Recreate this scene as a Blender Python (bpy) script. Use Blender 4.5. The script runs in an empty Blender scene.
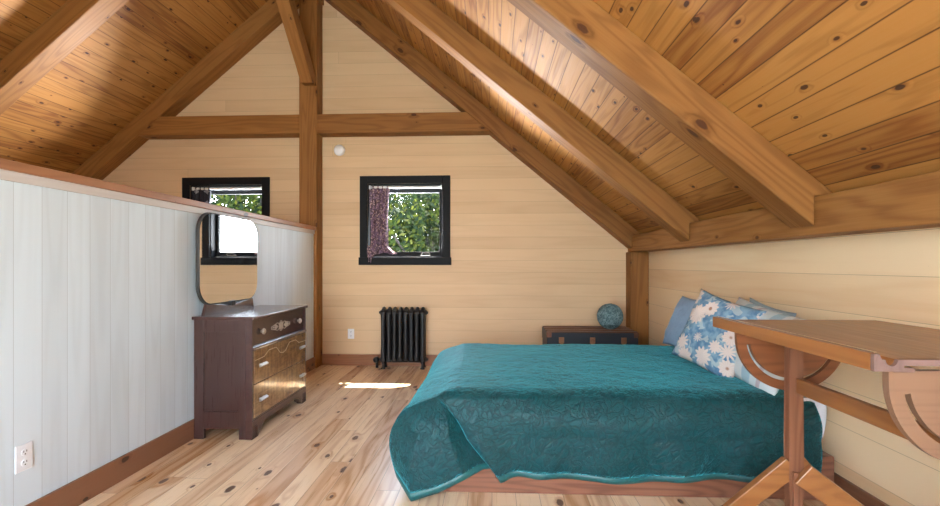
import bpy, bmesh, math, random
from math import sin, cos, pi, radians, atan, atan2, sqrt
from mathutils import Vector, Matrix, noise
random.seed(7)
C = bpy.context.scene.collection
scene = bpy.context.scene

# ------------------------------------------------------------------ camera
YAW = atan(22 / 470)
cam_d = bpy.data.cameras.new('camera')
cam_d.sensor_width = 36
cam_d.lens = 18.0
cam_d.shift_y = 12 / 940
cam_d.clip_start = 0.02
cam = bpy.data.objects.new('camera', cam_d)
cam.location = (0, 0, 1.25)
cam.rotation_euler = (pi / 2, 0, YAW)
C.objects.link(cam)
scene.camera = cam

# ------------------------------------------------------------------ world, sun, window daylight, exposure
w = bpy.data.worlds.new('world')
scene.world = w
w.use_nodes = True
nt = w.node_tree
nt.nodes.clear()
wo = nt.nodes.new('ShaderNodeOutputWorld')
bg = nt.nodes.new('ShaderNodeBackground')
tc = nt.nodes.new('ShaderNodeTexCoord')
sp = nt.nodes.new('ShaderNodeSeparateXYZ')
cr = nt.nodes.new('ShaderNodeValToRGB')
cr.color_ramp.elements[0].position = 0.45
cr.color_ramp.elements[0].color = (0.80, 0.84, 0.78, 1)
cr.color_ramp.elements[1].position = 0.52
cr.color_ramp.elements[1].color = (0.95, 0.98, 1.0, 1)
e = cr.color_ramp.elements.new(0.95)
e.color = (0.35, 0.58, 1.0, 1)
mr = nt.nodes.new('ShaderNodeMapRange')
mr.inputs[1].default_value = -1
mr.inputs[2].default_value = 1
nt.links.new(tc.outputs['Generated'], sp.inputs[0])
nt.links.new(sp.outputs[2], mr.inputs[0])
nt.links.new(mr.outputs[0], cr.inputs[0])
nt.links.new(cr.outputs[0], bg.inputs[0])
bg.inputs[1].default_value = 16.0
nt.links.new(bg.outputs[0], wo.inputs[0])

sd = bpy.data.lights.new('sun', 'SUN')
sd.energy = 45
sd.angle = radians(0.6)
sd.color = (1.0, 0.93, 0.82)
so = bpy.data.objects.new('sun', sd)
so.rotation_euler = Vector((-0.17, -0.92, -1.43)).to_track_quat('-Z', 'Y').to_euler()
C.objects.link(so)


def area(name, loc, direction, sx, sy, energy, color=(0.82, 0.91, 1.0), portal=False):
    d = bpy.data.lights.new(name, 'AREA')
    d.shape = 'RECTANGLE'
    d.size = sx
    d.size_y = sy
    d.energy = energy
    d.color = color
    if portal:
        d.cycles.is_portal = True
    o = bpy.data.objects.new(name, d)
    o.location = loc
    o.rotation_euler = Vector(direction).to_track_quat('-Z', 'Y').to_euler()
    C.objects.link(o)
    return o


YR = -1.2      # rear wall, behind the photographer
area('daylight_rear_doors', (-1.1, YR - 0.3, 1.35), (0, 1, 0), 1.8, 2.1, 26)
area('daylight_rear_window', (0.95, YR - 0.3, 1.55), (0, 1, 0), 1.2, 1.3, 10)
area('daylight_rear_gable', (-2.2, YR - 0.3, 3.25), (0, 1, 0), 1.6, 0.9, 14)
area('terrace_bounce_right', (-1.75, 7.2, 1.0), (0.1, -0.85, 0.55), 2.0, 0.6, 680, (0.95, 0.97, 1.0))  # this and the next: unseen lamps added below the back windows to brighten the ceiling
area('terrace_bounce_left', (-3.2, 7.2, 1.0), (0.02, -0.85, 0.55), 1.0, 0.6, 430, (0.95, 0.97, 1.0))
area('window_portal_right', (-1.08, 6.0, 1.8), (0, -1, 0), 0.94, 0.92, 1, portal=True)
area('window_portal_left', (-3.36, 6.0, 1.8), (0, -1, 0), 0.94, 0.92, 1, portal=True)

scene.view_settings.view_transform = 'Standard'
scene.view_settings.look = 'None'
scene.view_settings.gamma = 1
scene.view_settings.use_curve_mapping = False
scene.view_settings.exposure = 0.34
scene.cycles.max_bounces = 10
scene.cycles.diffuse_bounces = 6
scene.cycles.sample_clamp_indirect = 6

# ------------------------------------------------------------------ node helpers
class N:
    def __init__(s, name):
        s.m = bpy.data.materials.new(name)
        s.m.use_nodes = True
        s.t = s.m.node_tree
        s.t.nodes.clear()
        s.out = s.t.nodes.new('ShaderNodeOutputMaterial')
        s.b = s.t.nodes.new('ShaderNodeBsdfPrincipled')
        s.t.links.new(s.b.outputs[0], s.out.inputs[0])

    def put(s, sock, v):
        if isinstance(v, bpy.types.NodeSocket):
            s.t.links.new(v, sock)
        elif v is not None:
            if hasattr(sock.default_value, '__len__') and len(sock.default_value) == 4 and len(v) == 3:
                v = (*v, 1)
            sock.default_value = v

    def math(s, op, a, b=None, c=None, clamp=False):
        n = s.t.nodes.new('ShaderNodeMath')
        n.operation = op
        n.use_clamp = clamp
        s.put(n.inputs[0], a)
        s.put(n.inputs[1], b)
        s.put(n.inputs[2], c)
        return n.outputs[0]

    def mix(s, f, a, b, mode='MIX'):
        n = s.t.nodes.new('ShaderNodeMix')
        n.data_type = 'RGBA'
        n.blend_type = mode
        s.put(n.inputs[0], f)
        s.put(n.inputs[6], a)
        s.put(n.inputs[7], b)
        return n.outputs[2]

    def ramp(s, v, lo, hi, a=0.0, b=1.0, smooth=True):
        n = s.t.nodes.new('ShaderNodeMapRange')
        if smooth:
            n.interpolation_type = 'SMOOTHSTEP'
        s.put(n.inputs[0], v)
        n.inputs[1].default_value = lo
        n.inputs[2].default_value = hi
        n.inputs[3].default_value = a
        n.inputs[4].default_value = b
        return n.outputs[0]

    def xyz(s, x=0.0, y=0.0, z=0.0):
        n = s.t.nodes.new('ShaderNodeCombineXYZ')
        s.put(n.inputs[0], x)
        s.put(n.inputs[1], y)
        s.put(n.inputs[2], z)
        return n.outputs[0]

    def sep(s, v):
        n = s.t.nodes.new('ShaderNodeSeparateXYZ')
        s.put(n.inputs[0], v)
        return n.outputs

    def obj(s):
        n = s.t.nodes.new('ShaderNodeTexCoord')
        return n.outputs['Object']

    def rnd(s):
        n = s.t.nodes.new('ShaderNodeObjectInfo')
        return n.outputs['Random']

    def white(s, v):
        n = s.t.nodes.new('ShaderNodeTexWhiteNoise')
        n.noise_dimensions = '3D'
        s.put(n.inputs[0], v)
        return n.outputs[0]

    def noise(s, v, scale=5, detail=3, rough=0.5, dist=0.0):
        n = s.t.nodes.new('ShaderNodeTexNoise')
        s.put(n.inputs['Vector'], v)
        n.inputs['Scale'].default_value = scale
        n.inputs['Detail'].default_value = detail
        n.inputs['Roughness'].default_value = rough
        n.inputs['Distortion'].default_value = dist
        return n.outputs[0]

    def vor(s, v, scale=5, feature='F1', rnd=1.0):
        n = s.t.nodes.new('ShaderNodeTexVoronoi')
        n.feature = feature
        s.put(n.inputs['Vector'], v)
        n.inputs['Scale'].default_value = scale
        n.inputs['Randomness'].default_value = rnd
        return n

    def vmul(s, v, k):
        n = s.t.nodes.new('ShaderNodeVectorMath')
        n.operation = 'MULTIPLY'
        s.put(n.inputs[0], v)
        n.inputs[1].default_value = k
        return n.outputs[0]

    def vadd(s, v, k):
        n = s.t.nodes.new('ShaderNodeVectorMath')
        n.operation = 'ADD'
        s.put(n.inputs[0], v)
        s.put(n.inputs[1], k)
        return n.outputs[0]

    def bump(s, h, strength=0.3, dist=0.01):
        n = s.t.nodes.new('ShaderNodeBump')
        n.inputs['Strength'].default_value = strength
        n.inputs['Distance'].default_value = dist
        s.put(n.inputs['Height'], h)
        s.t.links.new(n.outputs[0], s.b.inputs['Normal'])

    def fin(s, col=None, rough=None, metal=None, **kw):
        s.put(s.b.inputs['Base Color'], col)
        s.put(s.b.inputs['Roughness'], rough)
        s.put(s.b.inputs['Metallic'], metal)
        for k, v in kw.items():
            s.put(s.b.inputs[k.replace('_', ' ')], v)
        return s.m


def wood(name, light, dark, along='X', across=None, width=None, length=2.4, knots=0.5, knot_col=(0.05, 0.02, 0.01),
         rough=0.45, groove=0.02, var=0.35, grain=0.5, ring=14.0, knot_size=1.0, hue=None, spec=0.4, knot_cell=2.2, coat=0.0, seam_dark=0.72):
    """solid timber (width None) or boards of the given width with seams, end joints, rings and knots"""
    n = N(name)
    p = n.sep(n.obj())
    ax = {'X': 0, 'Y': 1, 'Z': 2}
    a = p[ax[along]]
    if width:
        c = p[ax[across]]
        q = n.math('DIVIDE', c, width)
        pid = n.math('FLOOR', q)
        fr = n.math('SUBTRACT', q, pid)
        r1 = n.white(n.xyz(pid, 3.7, 1.1))
        al = n.math('DIVIDE', n.math('ADD', a, n.math('MULTIPLY', r1, 9.3)), length)
        bid = n.math('FLOOR', al)
        r = n.white(n.xyz(pid, bid, 5.0))
        r2 = n.white(n.xyz(pid, bid, 9.0))
        vec = n.xyz(n.math('ADD', a, n.math('MULTIPLY', r, 37.0)), n.math('ADD', c, n.math('MULTIPLY', r2, 11.0)), n.math('MULTIPLY', r, 53.0))
        edge = n.math('MINIMUM', fr, n.math('SUBTRACT', 1.0, fr))
        fal = n.math('FRACT', al)
        ee = n.math('MULTIPLY', n.math('MINIMUM', fal, n.math('SUBTRACT', 1.0, fal)), length / width)
        seam = n.math('MINIMUM', edge, ee)
    else:
        others = [k for k in 'XYZ' if k != along]
        r = n.rnd()
        r2 = n.white(n.xyz(r, 2.0, 3.0))
        vec = n.xyz(n.math('ADD', a, n.math('MULTIPLY', r, 37.0)), n.math('ADD', p[ax[others[0]]], n.math('MULTIPLY', r, 5.0)), p[ax[others[1]]])
        seam = None
    # knots
    vs_ = n.sep(vec)
    vk = n.xyz(n.math('MULTIPLY', vs_[0], knot_cell * 0.75), n.math('MULTIPLY', n.math('ADD', vs_[1], vs_[2]), knot_cell * 1.5) if not width else n.math('MULTIPLY', vs_[1], knot_cell * 1.5), 0.0)
    v = n.vor(vk, 1.0)
    v.voronoi_dimensions = '2D'
    kr = n.white(v.outputs['Position'])
    kd = n.math('DIVIDE', v.outputs['Distance'], n.math('MULTIPLY', n.ramp(kr, 1 - knots, 1.0, 0.001, 0.10, False), knot_size))
    kd = n.math('ADD', kd, n.math('MULTIPLY', n.math('SUBTRACT', n.noise(vec, 30, 2), 0.5), 0.7))
    kmask = n.ramp(kd, 0.75, 1.15, 1.0, 0.0)
    khalo = n.ramp(kd, 0.8, 3.2, 1.0, 0.0)
    # rings: contour lines of a stretched noise, bent around knots
    st = n.vmul(vec, (0.55, 6.5, 6.5 if not width else 1.0))
    base = n.noise(st, 1.0, 2, 0.4)
    base = n.math('ADD', base, n.math('MULTIPLY', khalo, 0.10))
    rg = n.math('SINE', n.math('MULTIPLY', base, ring * 6.28))
    rg = n.math('MULTIPLY', n.math('ADD', rg, 1.0), 0.5)
    rg = n.math('POWER', rg, 1.8)
    fine = n.noise(n.vmul(vec, (3.0, 120.0, 120.0 if not width else 1.0)), 1.0, 3, 0.6)
    blotch = n.noise(n.vmul(vec, (0.9, 3.0, 3.0)), 1.0, 2, 0.5)
    f = n.math('MULTIPLY', rg, grain)
    f = n.math('ADD', f, n.math('MULTIPLY', n.math('SUBTRACT', fine, 0.5), 0.9 * grain))
    f = n.math('ADD', f, n.math('MULTIPLY', n.math('SUBTRACT', blotch, 0.5), 0.7))
    f = n.math('ADD', f, n.math('MULTIPLY', n.math('SUBTRACT', r, 0.5), var * 1.6))
    f = n.math('ADD', f, n.math('MULTIPLY', khalo, 0.35))
    f = n.math('ADD', f, 0.08, clamp=True)
    col = n.mix(f, light, dark)
    if hue:
        col = n.mix(n.ramp(r2, 0.45, 1.0, 0.0, 0.6, False), col, hue)
    col = n.mix(n.math('MULTIPLY', kmask, 0.92), col, knot_col)
    h = n.math('MULTIPLY', fine, 0.12)
    if seam is not None:
        g = n.ramp(seam, groove * 0.35, groove, 1.0, 0.0)
        col = n.mix(n.math('MULTIPLY', g, seam_dark), col, tuple(0.22 * q for q in dark))
        h = n.math('SUBTRACT', h, g)
    n.bump(h, 0.35, 0.003)
    return n.fin(col, n.ramp(fine, 0.2, 0.8, rough * 0.85, rough * 1.15), Specular_IOR_Level=spec, Coat_Weight=coat, Coat_Roughness=0.15)


def plain(name, col, rough=0.5, metal=0.0, var=0.12, scale=12, bump=0.0, **kw):
    n = N(name)
    k = n.noise(n.obj(), scale, 3)
    c = n.mix(k, tuple(q * (1 - var) for q in col), tuple(min(1, q * (1 + var)) for q in col))
    if bump:
        n.bump(k, bump, 0.004)
    return n.fin(c, rough, metal, **kw)


# ------------------------------------------------------------------ materials
M = {}
beam_l, beam_d = (0.31, 0.140, 0.038), (0.15, 0.056, 0.011)
M['beam'] = wood('pine_timber', beam_l, beam_d, 'X', knots=0.45, spec=0.25, rough=0.6, grain=0.35, ring=9, knot_col=(0.06, 0.018, 0.006), knot_size=1.0, knot_cell=3.0)
M['beam_y'] = wood('pine_timber_along_room', (0.39, 0.185, 0.055), beam_d, 'Y', knots=0.5, spec=0.25, rough=0.6, grain=0.3, ring=9, knot_col=(0.08, 0.025, 0.008), knot_cell=3.0, knot_size=0.75)
M['beam_z'] = wood('pine_timber_upright', beam_l, beam_d, 'Z', knots=0.45, spec=0.25, rough=0.6, grain=0.35, ring=9, knot_col=(0.06, 0.018, 0.006), knot_cell=3.0, knot_size=0.75)
M['ceil'] = wood('ceiling_boards', (0.43, 0.20, 0.050), (0.18, 0.058, 0.011), 'Y', 'X', 0.118, 14.0, knots=0.8, rough=0.62, groove=0.036, var=0.5, grain=0.42,
                 ring=9, knot_col=(0.045, 0.014, 0.006), knot_cell=4.4, knot_size=0.8, spec=0.3)
M['floor'] = wood('floor_boards', (0.90, 0.72, 0.49), (0.46, 0.21, 0.062), 'Y', 'X', 0.128, 3.2, knots=0.8, rough=0.30, groove=0.014, var=0.6, grain=0.42,
                  ring=8, knot_col=(0.07, 0.025, 0.012), knot_cell=3.2, knot_size=1.1, hue=(0.86, 0.64, 0.42), spec=0.5, seam_dark=0.6)
M['wall'] = wood('pale_wall_boards', (0.70, 0.51, 0.31), (0.53, 0.345, 0.185), 'X', 'Z', 0.145, 40, knots=0.0, rough=0.5, groove=0.012, var=0.3, grain=0.14, ring=5, spec=0.3, seam_dark=0.45)
M['wall_y'] = wood('pale_wall_boards_side', (0.85, 0.66, 0.42), (0.68, 0.41, 0.18), 'Y', 'Z', 0.2, 40, knots=0.0, rough=0.42, groove=0.008, var=0.5, grain=0.16, ring=5, spec=0.4, seam_dark=0.6)
M['partition'] = wood('whitewashed_boards', (0.67, 0.79, 0.87), (0.52, 0.61, 0.67), 'Z', 'Y', 0.135, 60, knots=0.0, rough=0.5, groove=0.012, var=0.4, grain=0.2, ring=6, spec=0.3, seam_dark=0.4)
M['partition_trim'] = wood('whitewashed_trim', (0.62, 0.60, 0.58), (0.50, 0.47, 0.45), 'Y', knots=0.0, grain=0.2)
M['cap'] = wood('cap_board', (0.36, 0.17, 0.085), (0.22, 0.09, 0.04), 'Y', knots=0.3, grain=0.3, rough=0.4, knot_size=0.6)
M['base_y'] = wood('baseboard_side', (0.25, 0.12, 0.065), (0.14, 0.055, 0.028), 'Y', knots=0.9, grain=0.25, rough=0.4, knot_col=(0.03, 0.012, 0.008), knot_size=0.9, knot_cell=3.4)
M['base_x'] = wood('baseboard_back', (0.32, 0.14, 0.068), (0.19, 0.075, 0.03), 'X', knots=0.5, grain=0.25, rough=0.4, knot_col=(0.03, 0.012, 0.008), knot_size=0.5, knot_cell=4)
M['black'] = plain('black_window_paint', (0.006, 0.007, 0.009), 0.6, Specular_IOR_Level=0.2)
M['white_plastic'] = plain('white_plastic', (0.82, 0.86, 0.90), 0.35, var=0.02)
M['dark_slot'] = plain('dark_slot', (0.03, 0.03, 0.03), 0.6)
M['chrome'] = plain('pale_metal', (0.72, 0.72, 0.70), 0.25, 1.0, var=0.05)
M['brass'] = plain('aged_copper_metal', (0.50, 0.25, 0.14), 0.35, 0.9, var=0.3)
M['iron'] = plain('black_cast_iron', (0.018, 0.019, 0.022), 0.36, 0.3, var=0.3, scale=40, bump=0.15)


def glass():
    n = N('window_glass')
    tr = n.t.nodes.new('ShaderNodeBsdfTransparent')
    gl = n.t.nodes.new('ShaderNodeBsdfGlossy')
    gl.inputs['Roughness'].default_value = 0.02
    mx = n.t.nodes.new('ShaderNodeMixShader')
    mx.inputs[0].default_value = 0.001
    n.t.links.new(tr.outputs[0], mx.inputs[1])
    n.t.links.new(gl.outputs[0], mx.inputs[2])
    n.t.links.new(mx.outputs[0], n.out.inputs[0])
    n.t.nodes.remove(n.b)
    return n.m


M['glass'] = glass()
M['mirror'] = N('mirror_glass').fin((0.86, 0.88, 0.88), 0.015, 1.0)


def leaf_mat(name, a, b, c):
    n = N(name)
    r = n.white(n.vmul(n.obj(), (1.0, 1.0, 1.0)))
    g = n.t.nodes.new('ShaderNodeNewGeometry')
    ri = g.outputs['Random Per Island']
    col = n.mix(n.ramp(ri, 0.0, 0.6, 0, 1, False), a, b)
    col = n.mix(n.ramp(ri, 0.6, 1.0, 0, 1, False), col, c)
    tl = n.t.nodes.new('ShaderNodeBsdfTranslucent')
    n.t.links.new(col, tl.inputs[0])
    mx = n.t.nodes.new('ShaderNodeMixShader')
    mx.inputs[0].default_value = 0.45
    n.t.links.new(n.b.outputs[0], mx.inputs[1])
    n.t.links.new(tl.outputs[0], mx.inputs[2])
    n.t.links.new(mx.outputs[0], n.out.inputs[0])
    return n.fin(col, 0.8, Specular_IOR_Level=0.1)


M['leaf'] = leaf_mat('tree_leaves', (0.004, 0.010, 0.005), (0.011, 0.022, 0.006), (0.035, 0.05, 0.008))
M['leaf2'] = leaf_mat('yellow_green_leaves', (0.006, 0.014, 0.006), (0.018, 0.03, 0.006), (0.055, 0.065, 0.010))
M['bark'] = plain('bark', (0.014, 0.011, 0.009), 0.9, bump=0.5, scale=20)
M['grass'] = plain('grass_ground', (0.07, 0.11, 0.03), 0.95, var=0.4, scale=2)


def quilt_mat():
    n = N('teal_embossed_satin')
    co = n.obj()
    d = n.noise(co, 5.0, 2, 0.5)
    warp = n.vadd(co, n.xyz(n.math('MULTIPLY', d, 0.35), n.math('MULTIPLY', n.noise(n.vmul(co, (1, 1.3, 1)), 6.0, 2), 0.35), n.math('MULTIPLY', d, 0.3)))
    v = n.vor(warp, 20.0, 'DISTANCE_TO_EDGE')
    line = n.ramp(v.outputs['Distance'], 0.0, 0.14, 0.0, 1.0)
    w2 = n.noise(warp, 26.0, 2, 0.5, 1.5)
    scroll = n.ramp(n.math('ABSOLUTE', n.math('SUBTRACT', w2, 0.5)), 0.0, 0.06, 0.0, 1.0)
    pk = n.noise(co, 70.0, 3, 0.6)
    h = n.math('ADD', n.math('MULTIPLY', line, 0.8), n.math('MULTIPLY', scroll, 0.7))
    h = n.math('ADD', h, n.math('MULTIPLY', pk, 0.5))
    n.bump(h, 0.5, 0.005)
    col = n.mix(n.math('MULTIPLY', scroll, line), (0.0015, 0.036, 0.043), (0.002, 0.062, 0.070))
    return n.fin(col, n.ramp(pk, 0.3, 0.7, 0.44, 0.56), Specular_IOR_Level=0.32, Sheen_Weight=0.7, Sheen_Roughness=0.3, Sheen_Tint=(0.12, 0.85, 1.0))


M['quilt'] = quilt_mat()
M['quilt_edge'] = plain('teal_satin_binding', (0.008, 0.10, 0.105), 0.42, var=0.35, scale=45, bump=0.8, Specular_IOR_Level=0.6)
M['sheet'] = plain('white_sheet', (0.68, 0.71, 0.76), 0.8, bump=0.2, scale=25)
M['bedwood'] = wood('worn_bed_platform', (0.25, 0.105, 0.06), (0.10, 0.035, 0.02), 'X', knots=0.6, grain=0.5, rough=0.45, hue=(0.20, 0.13, 0.12), knot_size=0.6, knot_cell=4)


def floral():
    n = N('blue_floral_linen')
    co = n.obj()
    p = n.sep(co)
    c2 = n.xyz(p[0], p[1], 0.0)
    mott = n.noise(c2, 22.0, 3)
    col = n.mix(n.ramp(mott, 0.35, 0.65), (0.08, 0.20, 0.34), (0.22, 0.38, 0.50))
    lf = n.ramp(n.noise(c2, 16.0, 1, 0.5, 1.0), 0.56, 0.6)
    col = n.mix(n.math('MULTIPLY', lf, 0.75), col, (0.45, 0.55, 0.56))
    for sc, rad, seed in ((6.0, 0.080, 0.0), (8.0, 0.056, 0.37)):
        vv = n.vadd(c2, (seed, seed * 1.7, 0))
        v = n.vor(vv, sc, 'F1', 0.75)
        dv = n.t.nodes.new('ShaderNodeVectorMath')
        dv.operation = 'SUBTRACT'
        n.put(dv.inputs[0], vv)
        n.put(dv.inputs[1], v.outputs['Position'])
        # Position is in scaled space in 4.x for some builds: use Distance for radius and the wrapped difference for the angle
        s = n.sep(n.vadd(n.vmul(vv, (sc, sc, 0)), n.vmul(v.outputs['Position'], (-sc, -sc, 0))))
        ang = n.math('ARCTAN2', s[1], s[0])
        rr = n.math('DIVIDE', v.outputs['Distance'], sc)
        pet = n.math('MULTIPLY', n.math('ADD', n.math('MULTIPLY', n.math('COSINE', n.math('MULTIPLY', ang, 11.0)), 0.10), 0.90), rad)
        q = n.math('DIVIDE', rr, pet)
        mask = n.ramp(q, 0.92, 1.02, 1.0, 0.0)
        shade = n.math('ADD', n.math('MULTIPLY', n.math('COSINE', n.math('MULTIPLY', ang, 16.0)), 0.12), 0.5)
        pc = n.mix(shade, (0.60, 0.47, 0.40), (0.80, 0.76, 0.72))
        pc = n.mix(n.ramp(q, 0.2, 0.32, 1.0, 0.0), pc, (0.36, 0.20, 0.13))
        col = n.mix(mask, col, pc)
    n.bump(n.noise(co, 250, 1), 0.25, 0.001)
    return n.fin(col, 0.75)


M['floral'] = floral()
M['blue_cloth'] = plain('pale_blue_cloth', (0.25, 0.40, 0.58), 0.8, bump=0.3, scale=60, var=0.08)
M['grey_blue_cloth'] = plain('grey_blue_cloth', (0.30, 0.40, 0.47), 0.8, bump=0.3, scale=60, var=0.08)


def striped():
    n = N('white_blue_striped_cloth')
    p = n.sep(n.obj())
    s = n.math('FRACT', n.math('MULTIPLY', p[0], 3.1))
    a = n.ramp(n.math('ABSOLUTE', n.math('SUBTRACT', s, 0.5)), 0.10, 0.13, 1.0, 0.0)
    b = n.ramp(n.math('ABSOLUTE', n.math('SUBTRACT', s, 0.85)), 0.04, 0.06, 1.0, 0.0)
    col = n.mix(a, (0.62, 0.72, 0.76), (0.36, 0.55, 0.66))
    col = n.mix(b, col, (0.50, 0.47, 0.52))
    n.bump(n.noise(n.obj(), 200, 1), 0.2, 0.001)
    return n.fin(col, 0.8)


M['striped'] = striped()


def curtain_mat(name, a, b, c):
    n = N(name)
    co = n.obj()
    v = n.vor(co, 42.0)
    k = n.ramp(v.outputs['Distance'], 0.25, 0.5, 1.0, 0.0)
    k2 = n.ramp(n.noise(co, 26, 2), 0.45, 0.6)
    col = n.mix(k, a, b)
    col = n.mix(n.math('MULTIPLY', k2, 0.6), col, c)
    tl = n.t.nodes.new('ShaderNodeBsdfTranslucent')
    n.t.links.new(col, tl.inputs[0])
    mx = n.t.nodes.new('ShaderNodeMixShader')
    mx.inputs[0].default_value = 0.12
    n.t.links.new(n.b.outputs[0], mx.inputs[1])
    n.t.links.new(tl.outputs[0], mx.inputs[2])
    n.t.links.new(mx.outputs[0], n.out.inputs[0])
    return n.fin(col, 0.8)


M['curtain'] = curtain_mat('purple_print_cloth', (0.09, 0.055, 0.075), (0.52, 0.38, 0.36), (0.26, 0.17, 0.28))


def diamond_cloth():
    n = N('navy_cloth_with_pale_diamonds')
    p = n.sep(n.obj())
    ux = n.math('SUBTRACT', n.math('FRACT', n.math('MULTIPLY', p[0], 7.0)), 0.5)
    uz = n.math('SUBTRACT', n.math('FRACT', n.math('MULTIPLY', p[2], 7.0)), 0.5)
    d = n.math('ADD', n.math('ABSOLUTE', ux), n.math('ABSOLUTE', uz))
    col = n.mix(n.ramp(d, 0.22, 0.28, 1.0, 0.0), (0.008, 0.011, 0.022), (0.33, 0.34, 0.38))
    return n.fin(col, 0.7)


M['diamond'] = diamond_cloth()
M['dresser_z'] = wood('dark_mahogany_upright', (0.052, 0.024, 0.020), (0.028, 0.012, 0.011), 'Z', knots=0.0, grain=0.18, rough=0.3, ring=8, coat=0.3)
M['dresser_y'] = wood('dark_mahogany', (0.060, 0.026, 0.022), (0.024, 0.010, 0.010), 'Y', knots=0.0, grain=0.35, rough=0.24, ring=8, coat=0.6)


def veneer():
    n = N('golden_burl_veneer')
    co = n.vmul(n.obj(), (1, 1.0, 3.0))
    f = n.noise(co, 9.0, 5, 0.65, 1.4)
    f2 = n.noise(n.vmul(n.obj(), (1, 14, 2)), 3.0, 3)
    f = n.math('ADD', n.math('MULTIPLY', f, 0.6), n.math('MULTIPLY', f2, 0.4))
    col = n.mix(n.ramp(f, 0.35, 0.65), (0.15, 0.08, 0.032), (0.34, 0.20, 0.08))  # gold of the reflected sunlit floor is put into the veneer colour
    return n.fin(col, 0.27, Coat_Weight=0.7, Coat_Roughness=0.12)


M['veneer'] = veneer()
M['inlay'] = plain('pale_inlay', (0.55, 0.40, 0.20), 0.35)
M['silver'] = plain('silvered_decal', (0.50, 0.47, 0.40), 0.35, 0.6)
M['knob'] = plain('glass_and_nickel', (0.42, 0.40, 0.36), 0.3, 0.8)
M['trunk_body'] = plain('black_trunk_canvas', (0.012, 0.018, 0.028), 0.5, bump=0.3, scale=90)
M['trunk_slat'] = wood('trunk_slats', (0.17, 0.075, 0.04), (0.07, 0.03, 0.018), 'X', knots=0.0, grain=0.4, rough=0.45)
nb = N('teal_twine')
gb = nb.t.nodes.new('ShaderNodeNewGeometry')
M['ball'] = nb.fin(nb.mix(gb.outputs['Random Per Island'], (0.045, 0.11, 0.13), (0.20, 0.32, 0.34)), 0.75)
tl_, td_ = (0.33, 0.135, 0.040), (0.18, 0.062, 0.017)
M['table_x'] = wood('table_oak_x', tl_, td_, 'X', knots=0.0, grain=0.4, rough=0.34, ring=10, coat=0.3)
M['table_y'] = wood('table_oak_y', tl_, td_, 'Y', knots=0.0, grain=0.4, rough=0.34, ring=10, coat=0.3)
M['table_z'] = wood('table_oak_z', (0.25, 0.105, 0.055), (0.13, 0.045, 0.022), 'Z', knots=0.0, grain=0.45, rough=0.4, ring=12)
M['table_disc'] = wood('table_disc_wood', (0.24, 0.085, 0.032), (0.12, 0.038, 0.014), 'X', knots=0.0, grain=0.4, rough=0.4, ring=10)
M['table_tan'] = wood('light_table_wood', (0.22, 0.12, 0.07), (0.15, 0.075, 0.042), 'X', knots=0.15, grain=0.3, rough=0.45)
M['table_grey'] = wood('worn_end_grain', (0.20, 0.12, 0.10), (0.13, 0.075, 0.06), 'Y', knots=0.0, grain=0.3, rough=0.6)
M['steel_edge'] = plain('steel_straightedge', (0.70, 0.72, 0.75), 0.22, 1.0, var=0.1)  # bright metal used for the glint on the ledge lip

# ------------------------------------------------------------------ object helpers
def mk(name, bm, mat, parent=None, smooth=False, loc=None, bevel=None):
    me = bpy.data.meshes.new(name)
    bmesh.ops.recalc_face_normals(bm, faces=bm.faces)
    bm.to_mesh(me)
    bm.free()
    o = bpy.data.objects.new(name, me)
    C.objects.link(o)
    if mat is not None:
        me.materials.append(M[mat] if isinstance(mat, str) else mat)
    if smooth:
        for f in me.polygons:
            f.use_smooth = True
    if parent is not None:
        o.parent = parent
    if loc is not None:
        o.location = loc
    if bevel:
        b = o.modifiers.new('bevel', 'BEVEL')
        b.width = bevel
        b.segments = 2
        b.limit_method = 'ANGLE'
        b.angle_limit = radians(40)
    return o


def tag(o, label, cat=None, group=None, kind=None):
    if label:
        o['label'] = label
    if cat:
        o['category'] = cat
    if group:
        o['group'] = group
    if kind:
        o['kind'] = kind
    return o


def thing(name, label, cat, loc=(0, 0, 0), group=None, rz=0.0):
    o = bpy.data.objects.new(name, None)
    C.objects.link(o)
    o.location = loc
    o.rotation_euler = (0, 0, rz)
    return tag(o, label, cat, group)


def struct(o):
    o['kind'] = 'structure'
    return o


def box(bm, x0, x1, y0, y1, z0, z1, mat=None):
    vs = [bm.verts.new(p) for p in ((x0, y0, z0), (x1, y0, z0), (x1, y1, z0), (x0, y1, z0), (x0, y0, z1), (x1, y0, z1), (x1, y1, z1), (x0, y1, z1))]
    for f in ((0, 3, 2, 1), (4, 5, 6, 7), (0, 1, 5, 4), (1, 2, 6, 5), (2, 3, 7, 6), (3, 0, 4, 7)):
        bm.faces.new([vs[i] for i in f])
    if mat is not None:
        for v in vs:
            v.co = mat @ v.co
    return vs


def B(*a):
    bm = bmesh.new()
    box(bm, *a)
    return bm


def prism(bm, pts, a0, a1, axis='Y'):
    """extrude a 2-D outline; axis Y: pts are (x,z); axis X: pts are (y,z); axis Z: (x,y)"""
    def P(p, a):
        return {'Y': (p[0], a, p[1]), 'X': (a, p[0], p[1]), 'Z': (p[0], p[1], a)}[axis]
    A = [bm.verts.new(P(p, a0)) for p in pts]
    Bv = [bm.verts.new(P(p, a1)) for p in pts]
    n = len(pts)
    bm.faces.new(A)
    bm.faces.new(Bv[::-1])
    for i in range(n):
        bm.faces.new((A[i], A[(i + 1) % n], Bv[(i + 1) % n], Bv[i]))


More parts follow.
